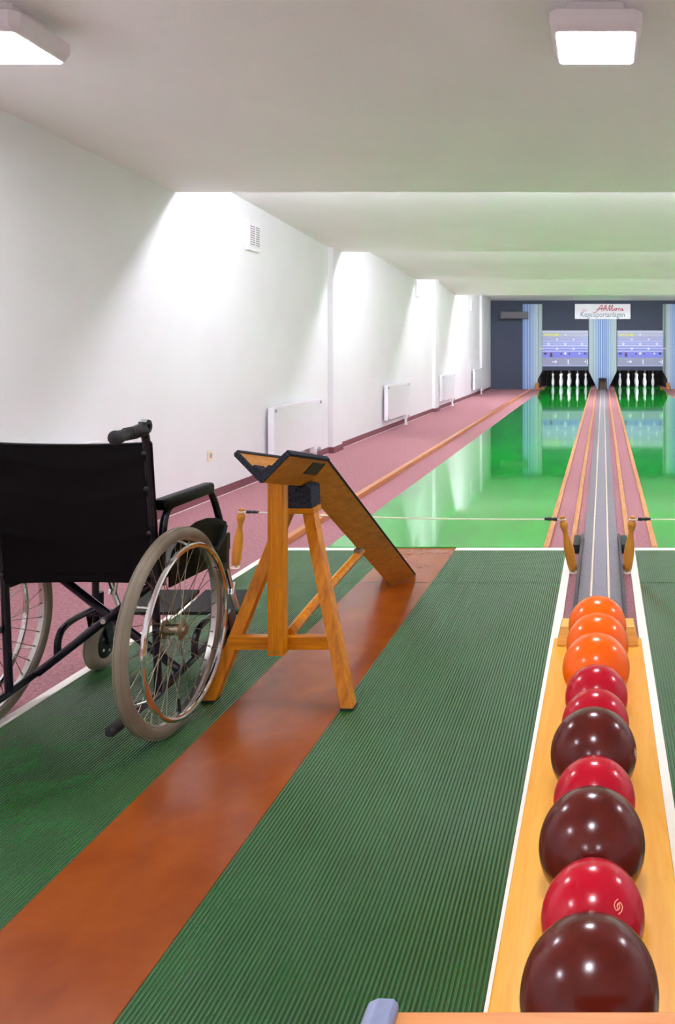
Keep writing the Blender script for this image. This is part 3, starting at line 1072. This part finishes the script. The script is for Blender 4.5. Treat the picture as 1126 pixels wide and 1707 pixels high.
# ------------------------------------------------------------------ wooden ball ramp
RX = -1.105
t = thing('ball_ramp', (RX, 3.0, 0), 'wooden A-frame ball ramp with V-shaped chute beside the wheelchair', 'ball ramp')
FL = .0065                                     # top of the runner
nb = [(2.72, .813), (3.11, .735)]              # outer bottom line of the near chute
nt = [(2.72, .903), (3.11, .831)]
HWR = .088
def plate(s, B0, B1, T0, T1, th):
    """one side board of the V: outer face given by bottom and tip lines, thickened inwards"""
    pts = [Vector((RX, *B0)), Vector((RX, *B1)), Vector((RX + s * HWR, *T1)), Vector((RX + s * HWR, *T0))]
    n = (pts[1] - pts[0]).cross(pts[3] - pts[0]).normalized()
    if n.z < 0: n = -n
    q = MB(); q.prism(pts, n * th, .0015)
    return q, n
for s in (-1, 1):
    q, n = plate(s, nb[0], nb[1], nt[0], nt[1], .014)
    up = q.build('upper_board', M['ply'], t)
    B0, T0, T1 = Vector((RX, *nb[0])), Vector((RX + s * HWR, *nt[0])), Vector((RX + s * HWR, *nt[1]))
    ed = MB()
    off = Vector((0, -.003, 0))
    ed.beam(B0 + n * .007 + off, T0 + n * .007 + off, .014, .018, n, .003)
    ax = Vector((T1 - T0)).normalized()
    o2 = (T0 - B0).normalized() * .002
    ed.beam(T0 + n * .008 + o2, T1 + n * .008 + o2, .012, .020, n, .003)
    ed.build('felt_edge', M['felt'], up)
    lb0, lb1, lt0, lt1 = (3.11, .726), (4.365, FL), (3.11, .831), (4.565, FL)
    q, n = plate(s, lb0, lb1, lt0, lt1, .014)
    lo = q.build('lower_board', M['ply'], t)
    T0, T1 = Vector((RX + s * HWR, *lt0)), Vector((RX + s * HWR, *lt1))
    T1 = T0.lerp(T1, .985)
    ed = MB()
    ed.beam(T0 + n * .007, T1 + n * .007, .008, .019, n, .002)
    ed.build('felt_edge', M['felt'], lo)
# felt lining in the notch of the V and the hinge
q = MB()
q.prism([(RX, 2.717, .834), (RX + .034, 2.717, .868), (RX + .022, 2.717, .872), (RX, 2.717, .852), (RX - .022, 2.717, .872), (RX - .034, 2.717, .868)], (0, .07, -.014))
q.build('felt_lining', M['felt'], t)
Bv = Vector((RX, 2.955, .766)); Tv = Vector((RX + HWR, 2.955, .860))
def on_plate(yy, f, out=.002):
    tt = (yy - 2.72) / .39
    Bq = Vector((RX, yy, .813 - .078 * tt)); Tq = Vector((RX + HWR, yy, .903 - .072 * tt))
    p = Bq.lerp(Tq, f)
    return p + Vector((.7, 0, -.7)) * out
q = MB()
q.prism([on_plate(2.975, .46, 0), on_plate(3.10, .46, 0), on_plate(3.10, .88, 0), on_plate(2.975, .88, 0)], Vector((.7, 0, -.7)) * .004, .001)
q.build('hinge', M['black_plastic'], t)
# felt saddle block
q = MB()
q.prism([(-1.172, 3.06, .664), (-1.062, 3.06, .664), (-1.066, 3.06, .738), (-1.082, 3.06, .757), (-1.105, 3.06, .735), (-1.13, 3.06, .757), (-1.168, 3.06, .738)], (0, .10, 0), .004)
q.build('felt_saddle', M['felt'], t)
q = MB(); q.box((-1.19, 3.065, .642), (-1.055, 3.145, .664), .003); q.build('saddle_bar', M['pine_x'], t)
q = MB(); q.beam((-.878, 2.90, FL), (-1.083, 3.10, .652), .042, .048, (0, 1, 0), .003, cut0=FL + .006, cut1=.645); q.build('leg', M['pine_z'], t)
q = MB(); q.beam((-1.385, 2.965, FL), (-1.165, 3.105, .652), .042, .048, (0, 1, 0), .003, cut0=FL + .006, cut1=.645); q.build('leg', M['pine_z'], t)
for x, y_ in ((-.878, 2.90), (-1.385, 2.965)):
    q = MB(); q.box((x - .023, y_ - .025, FL), (x + .023, y_ + .025, FL + .0075), .001); q.build('foot_pad', M['rubber'], t)
q = MB(); q.box((-1.318, 2.955, .186), (-.955, 2.99, .232), .003); q.build('crossbar', M['pine_x'], t)
q = MB(); q.prism([(-1.163, 2.906, .182), (-1.108, 2.906, .182), (-1.108, 2.906, .776), (-1.163, 2.906, .826)], (0, .048, 0), .003); q.build('post', M['pine_z'], t)
q = MB()
for x, z in ((-1.128, .66), (-1.128, .43), (-1.15, .195), (-1.137, .196), (-1.125, .194)):
    q.cyl((x, 2.906, z), (x, 2.9045, z), .0035, 8)
q.build('screws', M['brass'], t)
q = MB(); q.tube([(-1.115, 2.985, .235), (-1.112, 3.35, .275 ), (-1.105, 3.83, .318)], .019, 8)
q.build('brace', M['pine_z'], t)
q = MB()
q.box((-1.118, 3.76, .318), (-1.092, 3.85, .345), .002); q.build('brace_bracket', M['brass'], t)

# ------------------------------------------------------------------ wheelchair
CXW = -1.705
AY, AZ, RW = 2.73, .3345, .328
t = thing('wheelchair', (CXW, 2.9, 0), 'black folding wheelchair seen from behind with grey tyres', 'wheelchair')
FR = .0128
MT = .0068
for s, sd in ((-1, 'left'), (1, 'right')):
    xw = CXW + s * .31
    xf = CXW + s * .245
    # --- big wheel
    q = MB()
    q.ring((xw, AY, AZ), (1, 0, 0), .288, [(-.013, .012), (-.015, .003), (-.009, -.004), (.009, -.004), (.015, .003), (.013, .012), (.009, .005), (-.009, .005)], 72)
    wheel = q.build('wheel', M['alu'], t)
    q = MB(); n = 14
    q.ring((xw, AY, AZ), (1, 0, 0), RW - .0215, [(.0205 * math.cos(2 * PI * i / n), .0215 * math.sin(2 * PI * i / n)) for i in range(n)], 80)
    for k_ in (-.009, -.003, .003, .009):
        q.ring((xw + k_, AY, AZ), (1, 0, 0), RW - .0012, [(-.0018, -.004), (.0018, -.004), (.0012, .0006), (-.0012, .0006)], 80)
    q.build('tire', M['tire'], wheel)
    q = MB(); n = 10
    q.ring((xw + s * .046, AY, AZ), (1, 0, 0), .268, [(.0095 * math.cos(2 * PI * i / n), .0095 * math.sin(2 * PI * i / n)) for i in range(n)], 80)
    q.build('push_rim', M['chrome'], wheel)
    for k_ in range(6):
        q = MB()
        a = .5 + k_ * PI / 3
        cy, cz = math.cos(a), math.sin(a)
        q.cyl((xw + s * .008, AY + .288 * cy, AZ + .288 * cz), (xw + s * .044, AY + .272 * cy, AZ + .272 * cz), .0045, 8)
        q.build('rim_spacer', M['chrome'], wheel)
    q = MB()
    q.lathe([(-.036, 0), (-.036, .017), (-.033, .030), (-.030, .030), (-.026, .018), (.020, .018), (.024, .030), (.027, .030), (.032, .017), (.040, .015), (.043, 0)], (xw, AY, AZ), (s, 0, 0), 20)
    q.build('hub', M['brass'], wheel)
    q = MB()
    for k_ in range(36):
        side = 1 if k_ % 2 else -1
        a = 2 * PI * k_ / 36
        a2 = a + (.95 if (k_ // 2) % 2 else -.95)
        q.cyl((xw + side * .026, AY + .026 * math.cos(a2), AZ + .026 * math.sin(a2)), (xw, AY + .286 * math.cos(a), AZ + .286 * math.sin(a)), .0013, 5)
        q.cyl((xw, AY + .286 * math.cos(a), AZ + .286 * math.sin(a)), (xw + side * .001, AY + .272 * math.cos(a), AZ + .272 * math.sin(a)), .0028, 6)
    q.build('spokes', M['brass'], wheel)
    q = MB()
    a = -1.45
    q.cyl((xw, AY + .284 * math.cos(a), AZ + .284 * math.sin(a)), (xw, AY + .24 * math.cos(a), AZ + .24 * math.sin(a)), .0055, 8)
    q.build('valve', M['rubber'], wheel)
    q = MB(); q.cyl((xf, AY, AZ), (xw - s * .03, AY, AZ), .011, 10); q.build('axle', M['frame'], t)
    # --- side frame tubes
    q = MB()
    q.tube([(xf, 2.755, .12), (xf, 2.735, .50), (xf, 2.705, .76), (xf, 2.684, .945), (xf, 2.672, .985), (xf, 2.64, .992), (xf, 2.60, .992)], FR, 12, smooth=2)
    q.tube([(xf, 2.50, .115), (xf, 2.62, .112), (xf, 2.75, .116), (xf, 3.05, .15), (xf, 3.23, .185)], FR, 10, smooth=1)
    q.tube([(xf, 2.735, .50), (xf, 3.235, .515)], FR, 10)
    q.tube([(xf, 3.225, .18), (xf, 3.225, .53)], FR, 10)
    q.tube([(xf, 3.0, .15), (xf, 3.0, .21), (xf, 3.04, .25), (xf, 3.22, .25)], FR * .95, 10, smooth=2)
    side = q.build('side_frame', M['frame'], t)
    q = MB(); q.tube([(xf, 2.545, .115), (xf, 2.53, .115), (xf, 2.485, .114), (xf, 2.478, .114)], [.0145, .017, .017, .011], 12); q.build('tip_cap', M['rubber'], side)
    q = MB()
    q.tube([(xf, 2.66, .990), (xf, 2.655, .990), (xf, 2.62, .990), (xf, 2.585, .988), (xf, 2.55, .985), (xf, 2.525, .982), (xf, 2.51, .982), (xf, 2.507, .982)], [.018, .023, .0185, .0175, .0185, .021, .0225, .017], 16)
    for k_ in range(4):
        q.ring((xf, 2.57 + k_ * .016, .987), (0, 1, 0), .0185, [(-.003, -.002), (.003, -.002), (.002, .0018), (-.002, .0018)], 18)
    q.build('push_handle', M['black_plastic'], t)
    q = MB(); q.ring((xf, 2.675, 1.0), (1, 0, 0), .016, [(-.012, -.006), (.012, -.006), (.012, .006), (-.012, .006)], 20); q.build('handle_clamp', M['black_plastic'], t)
    # --- armrest
    xa = CXW + s * .252
    q = MB()
    q.tube([(xa, 2.765, .47), (xa, 2.765, .64), (xa, 2.79, .712), (xa, 2.85, .728), (xa, 3.08, .728), (xa, 3.12, .708), (xa, 3.18, .60), (xa, 3.195, .55), (xa, 3.195, .40)], FR, 12, smooth=2)
    arm = q.build('armrest', M['frame'], t)
    q = MB()
    tm = bmesh.new()
    bmesh.ops.create_cube(tm, size=1)
    for v_ in tm.verts:
        wd = .052 if v_.co.y < 0 else .046
        v_.co = Vector((v_.co.x * wd, v_.co.y * .345, v_.co.z * .040))
    bmesh.ops.bevel(tm, geom=list(tm.edges), offset=.013, segments=4, profile=.5, affect='EDGES')
    bmesh.ops.translate(tm, vec=(xa, 2.925, .735), verts=tm.verts)
    q._merge(tm)
    q.build('arm_pad', M['vinyl'], arm)
    # --- side guard
    q = MB()
    x0 = CXW + s * .262
    pl = [(x0, 2.785, .455), (x0, 2.785, .53), (x0, 2.81, .575), (x0, 2.85, .605), (x0, 2.90, .624), (x0, 2.97, .635), (x0, 3.05, .632), (x0, 3.12, .618), (x0, 3.17, .60), (x0, 3.205, .585), (x0, 3.205, .43), (x0, 3.12, .445)]
    q.prism(pl, (s * .006, 0, 0), .001)
    q.build('side_guard', M['vinyl'], t)
    q = MB(); q.box((xa - .014, 3.185, .40), (xa + .014, 3.235, .54), .004); q.box((xa - .010, 3.235, .47), (xa + .010, 3.252, .535), .004); q.build('arm_socket', M['black_plastic'], t)
    # --- footrest
    xh = CXW + s * .235
    q = MB()
    q.tube([(xh, 3.225, .47), (xh, 3.255, .45), (xh, 3.27, .40), (xh, 3.365, .20), (xh, 3.40, .185)], .011, 10, smooth=2)
    q.cyl((xh, 3.255, .39), (xh, 3.255, .455), .016, 12)
    q.cyl((xh, 3.315, .275), (xh, 3.33, .32), .0155, 12)
    hang = q.build('footrest_hanger', M['chrome'], t)
    q = MB()
    xi = CXW + s * .012
    x0, x1 = sorted((xi, CXW + s * .245))
    q.prism([(x0, 3.37, .175), (x1, 3.37, .175), (x1, 3.55, .200), (x1 - .01 if s > 0 else x1, 3.575, .206), (x0 if s > 0 else x0 + .01, 3.575, .206)], (0, 0, .014), .003)
    q.build('footplate', M['rubber'], hang)
    # --- caster
    xc = CXW + s * .238
    yc, rc = 3.255, .100
    q = MB(); n = 12
    q.ring((xc, yc, rc + MT), (1, 0, 0), rc - .024, [(.026 * math.cos(2 * PI * i / n), .024 * math.sin(2 * PI * i / n)) for i in range(n)], 48)
    for k_ in (-.010, -.003, .003, .010):
        q.ring((xc + k_, yc, rc + MT), (1, 0, 0), rc - .001, [(-.002, -.004), (.002, -.004), (.001, .0008), (-.001, .0008)], 48)
    q.build('caster_tire', M['caster_tire'], t)
    q = MB()
    q.lathe([(-.022, 0), (-.022, .05), (-.014, .063), (-.004, .058), (.004, .058), (.014, .063), (.022, .05), (.022, 0)], (xc, yc, rc + MT), (1, 0, 0), 28)
    cw = q.build('caster_wheel', M['black_plastic'], t)
    for k_ in range(5):
        q = MB()
        a = k_ * 2 * PI / 5
        q.cyl((xc - .024, yc + .035 * math.cos(a), rc + MT + .035 * math.sin(a)), (xc + .024, yc + .035 * math.cos(a), rc + MT + .035 * math.sin(a)), .006, 8)
        q.build('bolt', M['alu'], cw)
    q = MB()
    for sx in (-1, 1):
        q.prism([(xc + sx * .031, yc - .012, rc), (xc + sx * .031, yc + .012, rc), (xc + sx * .031, yc + .02, .222), (xc + sx * .031, yc - .045, .222)], (sx * .004, 0, 0), .001)
    q.box((xc - .035, yc - .045, .220), (xc + .035, yc + .02, .231), .002)
    q.cyl((xc, yc - .025, .225), (xc, yc - .025, .31), .019, 16)
    q.cyl((xc - .038, yc, rc + MT), (xc + .038, yc, rc + MT), .006, 10)
    q.build('caster_fork', M['frame'], t)
    # --- brake
    q = MB()
    q.tube([(xf + s * .03, 3.10, .50), (xf + s * .035, 3.15, .54), (xf + s * .035, 3.17, .58)], .008, 8)
    q.box((xf, 3.06, .48), (xf + s * .03, 3.12, .515), .003)
    q.build('brake', M['black_plastic'], t)
# cross braces
q = MB(); q.tube([(CXW - .235, 2.88, .135), (CXW + .235, 2.88, .50)], .014, 10); q.build('cross_brace', M['frame'], t)
q = MB(); q.tube([(CXW + .235, 2.91, .135), (CXW - .235, 2.91, .50)], .014, 10); q.build('cross_brace', M['frame'], t)
q = MB(); q.cyl((CXW, 2.86, .3175), (CXW, 2.93, .3175), .009, 10); q.build('brace_bolt', M['alu'], t)
# seat sling
def sheet(name, fn, nu, nv, th, mat, parent):
    tm = bmesh.new()
    F = []; Bk = []
    for j in range(nv + 1):
        F.append([]); Bk.append([])
        for i in range(nu + 1):
            p, n = fn(i / nu, j / nv)
            F[j].append(tm.verts.new(p)); Bk[j].append(tm.verts.new(Vector(p) + Vector(n) * th))
    for j in range(nv):
        for i in range(nu):
            tm.faces.new((F[j][i], F[j][i + 1], F[j + 1][i + 1], F[j + 1][i]))
            tm.faces.new((Bk[j][i], Bk[j + 1][i], Bk[j + 1][i + 1], Bk[j][i + 1]))
    for j in range(nv):
        tm.faces.new((F[j][0], F[j + 1][0], Bk[j + 1][0], Bk[j][0]))
        tm.faces.new((F[j][nu], Bk[j][nu], Bk[j + 1][nu], F[j + 1][nu]))
    for i in range(nu):
        tm.faces.new((F[0][i], Bk[0][i], Bk[0][i + 1], F[0][i + 1]))
        tm.faces.new((F[nv][i], F[nv][i + 1], Bk[nv][i + 1], Bk[nv][i]))
    bmesh.ops.recalc_face_normals(tm, faces=tm.faces)
    q = MB(); q._merge(tm)
    return q.build(name, mat, parent, angle=60)
def seat_fn(u, v):
    x = CXW + (u - .5) * .48
    return (x, 2.74 + v * .47, .512 - .02 * math.sin(PI * u)), (0, 0, .8)
sheet('seat', seat_fn, 16, 4, .018, M['vinyl'], t)
buttons = [(s, z) for s in (-1, 1) for z in (.915, .80, .655, .515)]
def back_fn(u, v):
    z = .484 + v * .462
    k_ = (u - .5) * 2
    x = CXW + k_ * .259
    post = 2.735 + (z - .5) * -.115
    yy = post - .0185 + .030 * (1 - k_ ** 2) ** .8
    if abs(k_) > .93:
        yy += .018 * ((abs(k_) - .93) / .07) ** 2
    z2 = z - .010 * (1 - k_ ** 2) * v
    # tension folds running from the screws towards the middle
    for s, bzz in buttons:
        dx = abs(k_ - s) ; dz = z - bzz + .05 * dx
        yy += -.004 * math.exp(-(dz / .018) ** 2) * math.exp(-dx * 1.3) * (1 if dx > .12 else dx / .12)
    return (x, yy, z2), (0, 1, 0)
back = sheet('backrest', back_fn, 40, 40, .010, M['vinyl'], t)
for s, z in buttons:
    x = CXW + s * .243
    yy = 2.735 + (z - .5) * -.115 - .0185 + .004
    q = MB(); q.lathe([(0, .008), (.004, .0075), (.006, .004), (.006, 0)], (x, yy, z), (0, -1, 0), 12); q.build('button', M['black_plastic'], back)
q = MB()
q.tube([Vector(back_fn(i / 24, 1)[0]) + Vector((0, .005, 0)) for i in range(25)], .0065, 8); q.build('top_piping', M['vinyl'], back)
